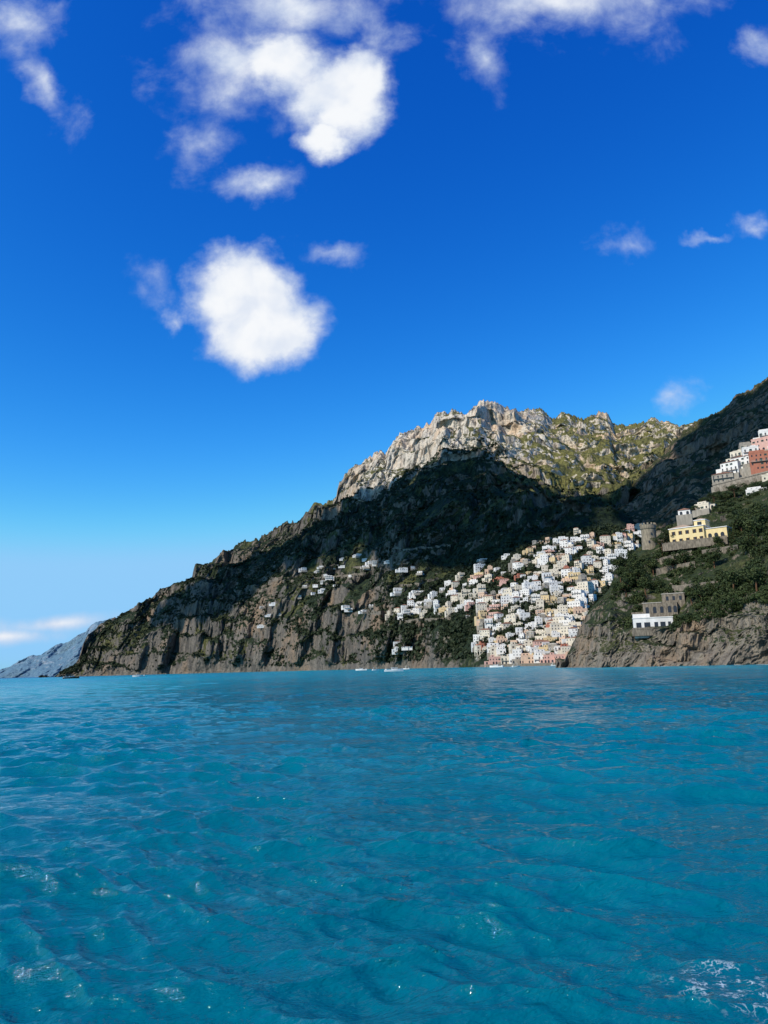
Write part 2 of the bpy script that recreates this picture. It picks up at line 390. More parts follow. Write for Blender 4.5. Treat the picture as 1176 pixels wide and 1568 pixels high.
class MB:
    def __init__(s): s.v=[];s.f=[];s.m=[]
    def box(s,x0,x1,y0,y1,z0,z1,m):
        b=len(s.v); s.v+=[(x0,y0,z0),(x1,y0,z0),(x1,y1,z0),(x0,y1,z0),(x0,y0,z1),(x1,y0,z1),(x1,y1,z1),(x0,y1,z1)]
        s.f+=[tuple(b+i for i in q) for q in((0,3,2,1),(4,5,6,7),(0,1,5,4),(1,2,6,5),(2,3,7,6),(3,0,4,7))]; s.m+=[m]*6
    def hip(s,x0,x1,y0,y1,z0,h,m,ov=.4):
        x0-=ov;x1+=ov;y0-=ov;y1+=ov; d=min(x1-x0,y1-y0)/2
        b=len(s.v)
        if x1-x0>=y1-y0: a=(x0+d,(y0+y1)/2,z0+h);c=(x1-d,(y0+y1)/2,z0+h)
        else: a=((x0+x1)/2,y0+d,z0+h);c=((x0+x1)/2,y1-d,z0+h)
        s.v+=[(x0,y0,z0),(x1,y0,z0),(x1,y1,z0),(x0,y1,z0),a,c]
        if x1-x0>=y1-y0: fs=((0,1,5,4),(1,2,5),(2,3,4,5),(3,0,4),(3,2,1,0))
        else: fs=((0,1,4),(1,2,5,4),(2,3,5),(3,0,4,5),(3,2,1,0))
        s.f+=[tuple(b+i for i in q) for q in fs]; s.m+=[m]*5
    def lathe(s,cx,cy,prof,m,n=20):
        b=len(s.v)
        for r,z in prof:
            for i in range(n):
                a=2*math.pi*i/n; s.v.append((cx+r*math.cos(a),cy+r*math.sin(a),z))
        for k in range(len(prof)-1):
            for i in range(n):
                j=(i+1)%n; s.f.append((b+k*n+i,b+k*n+j,b+(k+1)*n+j,b+(k+1)*n+i)); s.m.append(m)
        s.f.append(tuple(b+(len(prof)-1)*n+i for i in range(n))); s.m.append(m)
    def vault(s,x0,x1,y0,y1,z0,h,m,n=8):
        b=len(s.v)
        for y in(y0,y1):
            for i in range(n+1):
                a=math.pi*i/n; s.v.append(((x0+x1)/2-(x1-x0)/2*math.cos(a),y,z0+h*math.sin(a)))
        for i in range(n): s.f.append((b+i,b+i+1,b+n+2+i,b+n+1+i)); s.m.append(m)
        s.f.append(tuple(b+i for i in range(n,-1,-1))); s.m.append(m)
        s.f.append(tuple(b+n+1+i for i in range(n+1))); s.m.append(m)
    def arch(s,xc,w,z0,h,y,m,n=8,t=.06):
        b=len(s.v); pts=[(xc-w/2,z0),(xc+w/2,z0)]
        for i in range(n+1):
            a=math.pi*i/n; pts.append((xc+w/2*math.cos(a),z0+h-w/2+w/2*math.sin(a)))
        for p in pts: s.v.append((p[0],y-t,p[1]))
        for p in pts: s.v.append((p[0],y+.3,p[1]))
        k=len(pts); s.f.append(tuple(b+i for i in range(k))); s.m.append(m)
        for i in range(k): j=(i+1)%k; s.f.append((b+i,b+k+i,b+k+j,b+j)); s.m.append(m)
    def mesh(s,name,mats):
        me=bpy.data.meshes.new(name); me.from_pydata(s.v,[],s.f)
        for m in mats: me.materials.append(m)
        me.polygons.foreach_set('material_index',s.m); me.update(); return me
def place(name,me,loc,rz,scale=(1,1,1),parent=None):
    ob=bpy.data.objects.new(name,me); col.objects.link(ob); ob.location=loc; ob.rotation_euler=(0,0,rz); ob.scale=scale
    if parent: ob.parent=parent
    return ob
def house_mesh(name,wall,w,d,st,style,rg,shut=None):
    B=MB(); sh=3.1; H=st*sh+.3
    B.box(-w/2,w/2,0,d,-7,H,0)
    nw=max(2,int(w/2.8)); sp=w/nw
    for s in range(st):
        z=s*sh
        bal=rg.random()<.35
        ar=(s==0 and rg.random()<.4)
        for i in range(nw):
            x=-w/2+sp*(i+.5)+rg.uniform(-.25,.25)
            if rg.random()<.15: continue
            if ar: B.arch(x,1.6,z+.1,2.5,0,1)
            elif bal: B.box(x-.5,x+.5,-.06,.1,z+.25,z+2.4,1)
            else: B.box(x-.45,x+.45,-.06,.1,z+.9,z+2.25,1)
            if not ar and rg.random()<.3:
                zz=z+(.25 if bal else .9)
                B.box(x-.9,x-.52,-.11,-.003,zz,z+2.3,3);B.box(x+.52,x+.9,-.11,-.003,zz,z+2.3,3)
        if bal and s>0:
            B.box(-w/2+.5,w/2-.5,-1.2,-.002,z-.02,z+.16,2)
            B.box(-w/2+.5,w/2-.5,-1.2,-1.12,z+.95,z+1.05,2)
            k=int((w-1)/1.2)
            for i in range(k+1):
                x=-w/2+.55+i*(w-1.1)/k; B.box(x-.05,x+.05,-1.19,-1.13,z+.16,z+.95,2)
        for sd in(-1,1):
            for i in range(max(1,int(d/3.5))):
                if rg.random()<.4: continue
                y=1.7+i*3.4; xw=sd*w/2
                B.box(min(xw-.1*sd,xw+.06*sd),max(xw-.1*sd,xw+.06*sd),y-.45,y+.45,z+.9,z+2.25,1)
    if style==0:
        t=.3
        B.box(-w/2-.1,w/2+.1,-.1,t,H,H+.9,0);B.box(-w/2-.1,w/2+.1,d-t,d+.1,H,H+.9,0)
        B.box(-w/2-.1,-w/2+t,t,d-t,H,H+.9,0);B.box(w/2-t,w/2+.1,t,d-t,H,H+.9,0)
        B.box(-w/2+t,w/2-t,t,d-t,H,H+.06,2)
        if rg.random()<.7:
            x=rg.uniform(-w/4,w/4); B.box(x-1.8,x+1.8,d*.5,d-.5,H+.07,H+2.7,0); B.box(x-.5,x+.5,d*.5-.05,d*.5+.1,H+.2,H+2.1,1)
    elif style==1: B.hip(-w/2,w/2,0,d,H,1.9,4)
    elif style==2:
        k=max(1,int(w/5)); q=w/k
        for i in range(k): B.vault(-w/2+i*q,-w/2+(i+1)*q,0,d,H,1.2,2)
    elif style==3:
        t=.25
        B.box(-w/2-.1,w/2+.1,-.1,t,H,H+1.,0); B.box(-w/2+.5,w/2-w*.3,d*.45,d,H,H+3.,0)
        for x in (-w/4,0): B.box(x-.5,x+.5,d*.45-.06,d*.45+.1,H+.3,H+2.2,1)
        B.box(-w/2-.1,-w/2+t,t,d,H,H+1.,0);B.box(w/2-t,w/2+.1,t,d,H,H+1.,0)
    if rg.random()<.6:
        sd=rg.choice((-1,1)); aw=rg.uniform(3,5)
        x0,x1=(w/2,w/2+aw) if sd>0 else (-w/2-aw,-w/2)
        B.box(x0,x1,1.2,d-.5,-7,sh*max(1,st-1),0)
        B.arch((x0+x1)/2,1.6,.2,2.3,1.2,1)
    if rg.random()<.5: B.box(-w/2-1,w/2+1,-3.2,-.004,-7,-.1,5)
    return B.mesh(name,[MW[wall],Mwin,Mroof,shut or Mgreen,Mtile,MW['grey']])
rg=random.Random(11)
variants=[]
for wl,cnt in (('white',29),('cream',14),('pink',4),('terracotta',2),('yellow',7),('grey',3),('peach',6)):
    for i in range(cnt):
        variants.append((wl,house_mesh(wl+'_house',wl,rg.uniform(6,16.5),rg.uniform(7,10),rg.choice((1,2,2,3,3,3,4)),rg.choices((0,1,2,3),(4,1.2,2,2.5))[0],rg,rg.choice((Mgreen,Mwood,Mwhite,Mwhite)))))
def inpoly(x,y,P):
    c=False;j=len(P)-1
    for i in range(len(P)):
        if (P[i][1]>y)!=(P[j][1]>y) and x<(P[j][0]-P[i][0])*(y-P[i][1])/(P[j][1]-P[i][1])+P[i][0]: c=not c
        j=i
    return c
town=[(592,940),(640,930),(668,908),(700,884),(735,868),(775,876),(800,850),(822,828),(870,835),(880,818),(925,825),(955,808),(985,812),(975,850),(945,862),(938,900),(905,932),(898,1017),(752,1017),(722,992),(735,950),(690,942),(640,950),(600,950)]
nh=0
v=814.
while v<1014:
    u=590+rg.uniform(0,12)
    while u<990:
        uu=u+rg.uniform(-4,4); vv=v+rg.uniform(-4.,4.)
        if inpoly(uu,vv,town) and rg.random()<.90:
            h=hit(LM,uu,vv)
            if h and h[2]<1350:
                wl,me=rg.choice(variants); p,a,r=h
                s=rg.uniform(.74,1.08)
                place(wl+'_house',me,(p.x,p.y,p.z),-a+rg.uniform(-.55,.4),(s,s,s*rg.uniform(.85,1.1))); nh+=1
        u+=rg.uniform(10.5,16)
    v+=9.4
wv=[q for q in variants if q[0]=='white']
for (cu,cv,su,sv,n) in ((505,880,30,14,9),(480,905,25,10,6),(570,865,28,8,5),(635,905,30,14,6),(420,938,22,14,5),(555,935,30,8,4),(400,958,8,5,2),(605,995,20,6,4),(640,880,18,10,3),(755,860,30,6,3),(540,858,16,5,4)):
    for i in range(n):
        h=hit(LM,rg.gauss(cu,su*.6),rg.gauss(cv,sv*.6))
        if h:
            wl,me=rg.choice(wv); s=rg.uniform(.7,1.1)
            q=h[0]-Vector((math.sin(h[1]),math.cos(h[1]),0))*3+Vector((0,0,1.5))
            place(wl+'_house',me,q,-h[1]+rg.uniform(-.5,.4),(s*1.2,s,s*.55))

# quay below the town
B=MB()
qa=[azte(u,1015)[0] for u in np.linspace(735,892,30)]
shA=[azte(p[0],1017)[0] for p in shore]; shR=[p[1] for p in shore]
for i in range(29):
    a0,a1=qa[i],qa[i+1]; r0=np.interp(a0,shA,shR)-16; r1=np.interp(a1,shA,shR)-16
    b0=len(B.v)
    for a,r in((a0,r0),(a1,r1)):
        for rr,z in((r,-2),(r,2.6),(r+40,2.6)): B.v.append((rr*math.sin(a),rr*math.cos(a),z))
    B.f+=[(b0,b0+3,b0+4,b0+1),(b0+1,b0+4,b0+5,b0+2)]; B.m+=[0,0]
place('stone_quay',B.mesh('stone_quay',[Mstone]),(0,0,0),0)
for i,(u,wl,w,st) in enumerate(((758,'pink',14,2),(775,'cream',13,2),(792,'grey',12,1),(808,'peach',15,2),(826,'white',13,2),(843,'pink',15,2),(860,'pink',14,2),(876,'peach',13,2),(768,'white',12,3),(835,'yellow',13,3),(868,'terracotta',12,3))):
    a=azte(u,1012)[0]; r=np.interp(a,shA,shR)+(-4 if i<8 else 14)
    place(wl+'_house',house_mesh(wl+'_house',wl,w*.8,8,st,rg.choice((0,0,3)),rg),(r*math.sin(a),r*math.cos(a),2.6 if i<8 else 7),-a+rg.uniform(-.1,.1))

# ------------------------------------------------------------------ headland buildings
def on(u,v,r):
    a,te=azte(u,v); return Vector((r*math.sin(a),r*math.cos(a),CH+te*r)),a
p,a=on(1068,829,448)
E=bpy.data.objects.new('yellow_villa',None); col.objects.link(E); E.location=p; E.rotation_euler=(0,0,-a-.28)
B=MB()
B.box(-15,4,0,13,-9,8.6,0); B.box(4,15.5,2.2,14,-9,6.6,0); B.box(-2,4.2,4,12,8.6,12.4,0)
B.box(-15.4,4.4,-.35,13.3,8.6,9.0,1); B.box(4.41,15.9,1.8,14.3,6.6,6.95,1)
B.box(-2.3,4.5,3.7,12.3,12.4,12.75,1)
place('walls',B.mesh('villa_walls',[Myel,Mwhite]),(0,0,0),0,parent=E)
B=MB(); B.hip(-15,-2.4,0,13,9.02,2.6,0,.3); B.hip(-2,4.2,4,12,12.77,1.4,0,.3)
place('roof',B.mesh('villa_roof',[paint('pale_roof_tiles',(.42,.30,.20))]),(0,0,0),0,parent=E)
B=MB()
for z in(.6,5.0):
    for x in(-12.6,-8.8,-5,-1,2.4):
        B.box(x-.55,x+.55,-.07,.1,z,z+2.1,0); B.box(x-1.0,x-.58,-.13,-.01,z,z+2.1,1); B.box(x+.58,x+1.0,-.13,-.01,z,z+2.1,1)
for x in(6.4,9.7,13): B.arch(x,2.,.2,3.8,2.2,0)
for y in(3,7,11):
    for z in (.8,5.0): B.box(-15.07,-14.9,y-.6,y+.6,z,z+2,0)
B.box(-.2,2.2,3.94,4.1,9.8,11.6,0)
place('windows',B.mesh('villa_windows',[Mwin,Mwood]),(0,0,0),0,parent=E)
B=MB(); B.box(-18,17,-5,-4.6,-4,.6,0); B.box(-18,17,-4.59,-.01,-4,-.1,0)
for i in range(18): B.box(-18+i*2-.15,-18+i*2+.15,-5.05,-4.55,.6,.95,0)
place('terrace_wall',B.mesh('villa_terrace',[Mstone]),(0,0,0),0,parent=E)
p,a=on(996,846,468)
B=MB(); B.lathe(0,0,[(4.9,-8),(4.6,0),(4.2,10),(4.2,13.6),(4.6,14.2),(4.6,16.4)],0,28)
for i in range(12):
    t=2*math.pi*i/12; x,y=4.2*math.cos(t),4.2*math.sin(t); B.box(x-.5,x+.5,y-.5,y+.5,16.35,17.5,0)
B.box(4.3,9.5,-1,7,-6,12,0); B.box(5.5,6.5,-1.06,-.9,7,9,1); B.box(4.2,9.7,-1.2,7.2,12,12.5,0)
B.box(-.5,.5,-4.55,-4,5,6.6,1);B.box(1.2,1.9,-4.25,-3.5,10,11.4,1)
place('stone_watchtower',B.mesh('stone_watchtower',[paint('tan_tower_stone',(.30,.25,.18),.95,.2,1.2,.2),Mwin]),p,-a)
p,a=on(1001,963,366)
B=MB(); B.box(-8.6,8.6,0,8,-4,5.0,0); B.box(-8.8,8.8,-.2,8.2,5.0,5.4,0); B.box(-8.5,-1,3,8,5.4,7.2,0)
for x,w in((-6.3,2.2),(-2.6,2.6),(1.3,1.6),(4.2,2.2),(7,1.2)): B.box(x-w/2,x+w/2,-.08,.1,.9,3.1,1)
B.box(-9.5,10.5,-3,-.01,-3,-.1,2); B.box(-9.5,10.5,-3.1,-3.01,-.1,.7,2)
B.box(9,14,1,7,-4,2.2,2)
place('white_cliff_house',B.mesh('white_cliff_house',[MW['white'],Mwin,Mstone]),p,-a+.05)
p,a=on(1018,940,392)
B=MB(); B.box(-10,6,0,9,-4,5.6,0); B.box(-1,9.5,3,12,-4,9.8,0); B.box(-10.2,-1.02,-.2,9.2,5.6,5.9,2); B.box(-1.2,9.7,2.8,12.2,9.8,10.1,2)
for x in(-8,-4.5,-1.2,2.4,5): B.arch(x,1.6,.6,3.2,0,1)
for x in(1.5,4.5,7.6): B.box(x-.6,x+.6,2.92,3.1,6.6,8.6,1)
B.box(-16,-10.02,1,1.5,-4,1.6,0); B.box(9.52,17,2,2.5,-4,2.4,0)
place('stone_house',B.mesh('stone_house',[Mstone,Mwin,Mroof]),p,-a-.12)
up=[(1108,742,585,'grey',16,3),(1118,724,590,'white',14,3),(1135,716,592,'white',15,3),(1152,708,592,'white',12,4),(1168,716,585,'terracotta',17,4),(1128,702,604,'cream',10,2),(1146,690,606,'grey',12,2),(1166,688,604,'pink',14,3),(1178,676,606,'white',14,3),(1145,770,540,'white',13,1),(1160,762,535,'white',14,2),(1195,705,585,'white',16,4),(1215,690,585,'yellow',16,4),(1186,745,560,'cream',15,3),(1048,786,500,'white',8,1),(1075,778,520,'cream',10,1)]
for (u,v,r,wl,w,st) in up:
    p,a=on(u,v+3,r)
    place(wl+'_house',house_mesh(wl+'_house',wl,w*.9,9,st,rg.choice((0,1,3,0)),rg),p,-a+rg.uniform(-.5,.1))
B=MB()
pa,_=on(1092,748,574); pb,_=on(1200,722,566)
Lw=(pb-pa).length; B.box(0,Lw,0,2,-14,2.2,0); B.box(-.2,Lw+.2,-.35,.3,2.2,3.1,0)
for i in range(int(Lw/5)): B.arch(2.5+i*5,3.2,-6,6.4,0,1,t=.05)
ob=place('retaining_wall',B.mesh('retaining_wall',[paint('pale_stone_wall',(.34,.29,.23),.95,.2,1),Mstone]),pa,math.atan2(pb.y-pa.y,pb.x-pa.x))
ob.rotation_euler=(0,-math.asin((pb.z-pa.z)/Lw),math.atan2(pb.y-pa.y,pb.x-pa.x))
def stepwall(L,u0,v0,u1,v1,hh,k=8,mx=25):
    h0=hit(L,u0,v0);h1=hit(L,u1,v1)
    if not(h0 and h1): return
    B=MB(); Q=[hit(L,u0+(u1-u0)*i/k,v0+(v1-v0)*i/k) for i in range(k+1)]
    if any(q is None for q in Q): return
    Q=[q[0] for q in Q]
    for i in range(k):
        q0,q1=Q[i],Q[i+1]
        if (q1-q0).length>mx: continue
        b0=len(B.v)
        for q in(q0,q1):
            o=Vector((math.sin(h0[1]),math.cos(h0[1]),0))
            for dd,z in((-.8,-2),(-.8,hh),(.0,hh),(.0,-2)): w_=q+o*dd; B.v.append((w_.x,w_.y,w_.z+z))
        B.f+=[(b0,b0+4,b0+5,b0+1),(b0+1,b0+5,b0+6,b0+2),(b0+2,b0+6,b0+7,b0+3),(b0,b0+1,b0+2,b0+3),(b0+4,b0+7,b0+6,b0+5)]; B.m+=[0]*5
    if B.v: place('terrace_wall',B.mesh('terrace_wall',[Mstone]),(0,0,0),0)
for q in ((1005,880,1065,868,3),(1010,862,1060,850,2.4),(1075,850,1130,842,2.6),(1030,905,1095,898,2.5)): stepwall(LN,*q)
for q in ((565,943,600,940,6),(612,955,690,950,4),(540,870,640,862,3),(470,888,560,880,3),(600,845,690,838,3),(580,902,650,895,3)): stepwall(LM,*q,k=16,mx=60)

# ------------------------------------------------------------------ foliage
def leafmat(name,a,b_,c):
    m,nt,b=newmat(name); P=POS(nt); t=ATTR(nt,'tint')
    cc=MIX(nt,t,a,b_); cc=MIX(nt,MR(nt,NOISE(nt,P,.25,2),.45,.7,0,.6),cc,c)
    nt.links.new(cc,b.inputs['Base Color']); b.inputs['Roughness'].default_value=.7; b.inputs['Specular IOR Level'].default_value=.2
    return m
mleaf=leafmat('scrub_leaves',(.013,.026,.009),(.038,.056,.015),(.066,.078,.022))
mleafd=leafmat('maquis_leaves',(.010,.018,.008),(.028,.040,.015),(.040,.050,.018))
def leaf_mass(name,C,Rd,nleaf,ls,mat,flat=.75):
    C=np.asarray(C);Rd=np.asarray(Rd);n=len(C)
    g=np.random.default_rng(5)
    k=6; sd=g.normal(size=(n,k,3)); sd/=np.linalg.norm(sd,axis=2,keepdims=True); sd[...,2]=np.abs(sd[...,2])
    sub=C[:,None]+sd*Rd[:,None,None]*np.array([.55,.55,flat*.55])
    pick=g.integers(0,k,size=(n,nleaf))
    base=np.take_along_axis(sub,pick[...,None],1)
    d=g.normal(size=(n,nleaf,3)); d/=np.linalg.norm(d,axis=2,keepdims=True)
    rad=g.uniform(.55,1,size=(n,nleaf,1))**.7
    P=base+d*rad*Rd[:,None,None]*np.array([.55,.55,.55*flat])
    nr=d+g.normal(size=d.shape)*.6; nr/=np.linalg.norm(nr,axis=2,keepdims=True)
    t=np.cross(nr,g.normal(size=d.shape)); t/=np.linalg.norm(t,axis=2,keepdims=True)
    bb=np.cross(nr,t); s=(ls*Rd[:,None,None])*g.uniform(.6,1.3,size=(n,nleaf,1))
    V=np.stack([P-t*s-bb*s*.6,P+t*s-bb*s*.5,P+t*s*.8+bb*s*.7,P-t*s*.7+bb*s*.6],2)
    tint=np.broadcast_to(g.uniform(0,1,size=(n,1,1))*.7+g.uniform(0,.3,size=(n,nleaf,1)),(n,nleaf,4))
    V=V.reshape(-1,3); return mesh_np(name,V,np.arange(len(V)).reshape(-1,4),False,mat,{'tint':tint.reshape(-1)})
C=[];Rd=[]
veg=[(940,905),(938,870),(985,845),(1010,800),(1060,775),(1100,745),(1240,720),(1240,910),(1176,925),(1100,945),(1060,955),(1035,967),(975,970),(930,945)]
excl=[(972,1032,938,970),(985,1050,908,942),(1030,1114,784,834),(982,1010,800,846)]
for i in range(3400):
    u=rg.uniform(905,1240); v=rg.uniform(740,985)
    if not inpoly(u,v,veg): continue
    if any(x0<u<x1 and y0<v<y1 for x0,x1,y0,y1 in excl): continue
    nn=float(fbm(np.array([u/45.]),np.array([v/30.]),np.array([.3]),2)[0])
    if nn<-.2: continue
    h=hit(LN,u,v)
    if h and h[2]<600:
        C.append(tuple(h[0])); Rd.append(rg.uniform(1.1,3.4))
leaf_mass('headland_shrubs',C,Rd,160,.12,mleaf)
C=[];Rd=[]
for i in range(3400):
    u=rg.uniform(560,985); v=rg.uniform(815,1012)
    if inpoly(u,v,town) and rg.random()<.62: continue
    h=hit(LM,u,v)
    if h and h[2]<1500: C.append(tuple(h[0]+Vector((0,0,rg.uniform(0,2.))))); Rd.append(rg.uniform(1.8,4.))
leaf_mass('town_garden_trees',C,Rd,60,.17,mleafd,.9)
idx=rng.integers(0,LM.V.shape[0]-60,size=90000); jdx=rng.integers(0,LM.V.shape[1],size=90000)
P=LM.V[idx,jdx]; dzt=LM.V[np.minimum(idx+4,LM.V.shape[0]-1),jdx]-P
slope=dzt[:,2]/(np.hypot(dzt[:,0],dzt[:,1])+.1)
keep=(P[:,2]>12)&(slope<1.05)&(fbm(P[:,0]/120,P[:,1]/120,P[:,2]/120,3)>-.16)&(LM.T[idx]<3.2)
P=P[keep][:22000]
leaf_mass('hillside_maquis',P-np.array([0,0,1.5]),rng.uniform(2.6,6.,size=len(P)),14,.42,mleafd,.7)

def tree_mesh(name,H,kind,seed):
    g=np.random.default_rng(seed); V=[];Fq=[];Mi=[];TT=[]
    def limb(p,q,r0,r1,n=7):
        p=np.array(p,float);q=np.array(q,float);segs=4;b0=len(V)
        ax=(q-p)/np.linalg.norm(q-p); s=np.cross(ax,[.3,.9,.1]);s/=np.linalg.norm(s);t=np.cross(ax,s)
        bend=g.normal(size=3)*.05*np.linalg.norm(q-p)
        for k in range(segs+1):
            w=k/segs; c=p+(q-p)*w+bend*math.sin(math.pi*w); r=r0+(r1-r0)*w
            for i in range(n):
                an=2*math.pi*i/n; V.append(c+r*(s*math.cos(an)+t*math.sin(an))); TT.append(0)
        for k in range(segs):
            for i in range(n):
                j=(i+1)%n; Fq.append((b0+k*n+i,b0+k*n+j,b0+(k+1)*n+j,b0+(k+1)*n+i)); Mi.append(0)
    def clump(c,r,n,fl,ls):
        tn=g.uniform(0,.7)
        for i in range(n):
            d=g.normal(size=3);d/=np.linalg.norm(d); p=np.array(c)+d*g.uniform(.5,1)*r*np.array([1,1,fl])
            nr=d+g.normal(size=3)*.6;nr/=np.linalg.norm(nr);t=np.cross(nr,g.normal(size=3));t/=np.linalg.norm(t);bb=np.cross(nr,t);s=ls*g.uniform(.6,1.3)
            b0=len(V)
            for q in(p-t*s-bb*s*.5,p+t*s-bb*s*.5,p+t*s*.7+bb*s*.6,p-t*s*.7+bb*s*.6): V.append(q);TT.append(tn+g.uniform(0,.3))
            Fq.append((b0,b0+1,b0+2,b0+3));Mi.append(1)
    if kind=='pine':
        limb((0,0,-1),(.3,.2,H*.72),.34,.18)
        for i in range(11):
            an=i*2.4; rr=H*g.uniform(.16,.40); z=H*g.uniform(.66,.93)
            e=(rr*math.cos(an),rr*math.sin(an),z); limb((.2,.1,H*g.uniform(.45,.68)),e,.13,.04,5); clump(e,H*g.uniform(.13,.19),90,.55,.26)
        clump((0,0,H*.92),H*.18,100,.5,.26)
    elif kind=='cypress':
        limb((0,0,-1),(0,0,H*.9),.25,.05)
        for i in range(16):
            w=i/15; clump((g.normal()*.15,g.normal()*.15,H*(.1+.86*w)),H*.105*(math.sin(math.pi*(.12+.80*w)))+.12,60,1.5,.2)
    else:
        limb((0,0,-1),(.2,0,H*.5),.32,.2)
        for i in range(13):
            an=i*2.4; rr=H*g.uniform(.1,.34); z=H*g.uniform(.42,.9)
            e=(rr*math.cos(an),rr*math.sin(an),z); limb((.1,0,H*g.uniform(.3,.5)),e,.12,.04,5); clump(e,H*g.uniform(.15,.22),90,.85,.28)
    ob=mesh_np(name,np.array(V),np.array(Fq),False,None,{'tint':np.array(TT)})
    me=ob.data; bpy.data.objects.remove(ob)
    me.materials.append(Mwood); me.materials.append(mleaf); me.polygons.foreach_set('material_index',Mi); return me
TM={'pine':[tree_mesh('pine_tree',11,'pine',s) for s in(1,2)],'cypress':[tree_mesh('cypress_tree',10,'cypress',4)],'oak':[tree_mesh('holm_oak_tree',9,'oak',s) for s in(5,6)]}
NM={'pine':'pine_tree','cypress':'cypress_tree','oak':'holm_oak_tree'}
for (k,u,v,s) in (('oak',950,890,1.1),('oak',965,905,1.4),('oak',982,895,1.3),('oak',957,912,1.1),('oak',1000,880,1.1),('oak',948,875,1.2),('oak',990,910,1.2),('oak',975,885,1.3),('pine',1015,850,1.1),('pine',1022,838,1.0),('oak',1012,828,.9),('cypress',1120,835,1.),('cypress',1126,830,1.1),('oak',1135,820,1.4),('oak',1155,830,1.5),('oak',1148,850,1.3),('oak',1170,815,1.5),('pine',1095,775,.9),('pine',1080,780,.8),('oak',1075,925,1.2),('oak',1060,925,1.1),('oak',1125,905,1.2),('oak',1160,905,1.3),('cypress',1022,835,.9),('pine',1065,790,.7),('oak',1050,870,1.2),('oak',1030,875,1.2),('oak',1095,870,1.3),('oak',970,870,1.1),('oak',1010,905,.9),('pine',1125,765,1.),('oak',1110,770,.9),('oak',1045,838,.7),('oak',1100,838,.8),('pine',1035,835,.7)):
    h=hit(LN,u,v)
    if h: place(NM[k],rg.choice(TM[k]),h[0]-Vector((0,0,.6)),rg.uniform(0,6),(s,s,s))

# ------------------------------------------------------------------ boats
Mcanvas=paint('canvas',(.6,.58,.5))
def boat_mesh(name,L,W,Hh,hullm,cab=True,canopy=False):
    B=MB(); n=11; prof=[]
    for i in range(n):
        t=i/(n-1); x=-L/2+L*t
        w=W/2*(min(1,.82+.5*t) if t<.4 else max(.02,1-((t-.4)/.6)**2.2)); sh=Hh*(1+.45*t*t); kz=-.4+ .5*max(0,t-.75)*4*.5
        prof.append([(x,-w,sh),(x,-w*.85,.1),(x,0,kz),(x,w*.85,.1),(x,w,sh)])
    for p in prof: B.v+=p
    for i in range(n-1):
        for j in range(4): B.f.append((i*5+j,i*5+j+1,(i+1)*5+j+1,(i+1)*5+j)); B.m.append(0)
        B.f.append((i*5+4,i*5,(i+1)*5,(i+1)*5+4)); B.m.append(1)
    B.f.append((0,1,2,3,4));B.m.append(0)
    if cab:
        B.box(-L*.12,L*.2,-W*.3,W*.3,Hh,Hh+1.1,1); B.box(-L*.1,L*.21,-W*.31,W*.31,Hh+.55,Hh+.95,2); B.box(-L*.16,L*.18,-W*.34,W*.34,Hh+1.1,Hh+1.25,1)
    if canopy:
        for x in(-L*.32,L*.12):
            for y in(-W*.38,W*.38): B.box(x-.05,x+.05,y-.05,y+.05,Hh,Hh+2.3,1)
        B.box(-L*.36,L*.16,-W*.42,W*.42,Hh+2.3,Hh+2.42,3)
    B.box(-L*.46,-L*.4,-W*.3,W*.3,Hh,Hh+.5,1)
    return B.mesh(name,[hullm,Mwhite,Mwin,Mcanvas])
bw=boat_mesh('motor_boat',12,3.4,1.2,Mwhite); bb_=boat_mesh('excursion_boat',17,4.5,1.5,Mwood,True,True); bs=boat_mesh('small_boat',6.5,2.3,.8,Mwhite,False,True)
def seapt(u,r):
    a,_=azte(u,1018); return Vector((r*math.sin(a),r*math.cos(a),0)),-a
for nm,me,u,r,rot in (('motor_boat',bw,603,480,.1),('motor_boat',bw,553,800,3.0),('small_boat',bs,575,700,.3),('small_boat',bs,622,760,2.9),('excursion_boat',bb_,110,900,.2),('motor_boat',bw,213,800,3.3),('small_boat',bs,790,600,.4),('small_boat',bs,850,620,.2),('motor_boat',bw,760,650,2.8)):
    p,a=seapt(u,r); place(nm,me,p,a+rot)

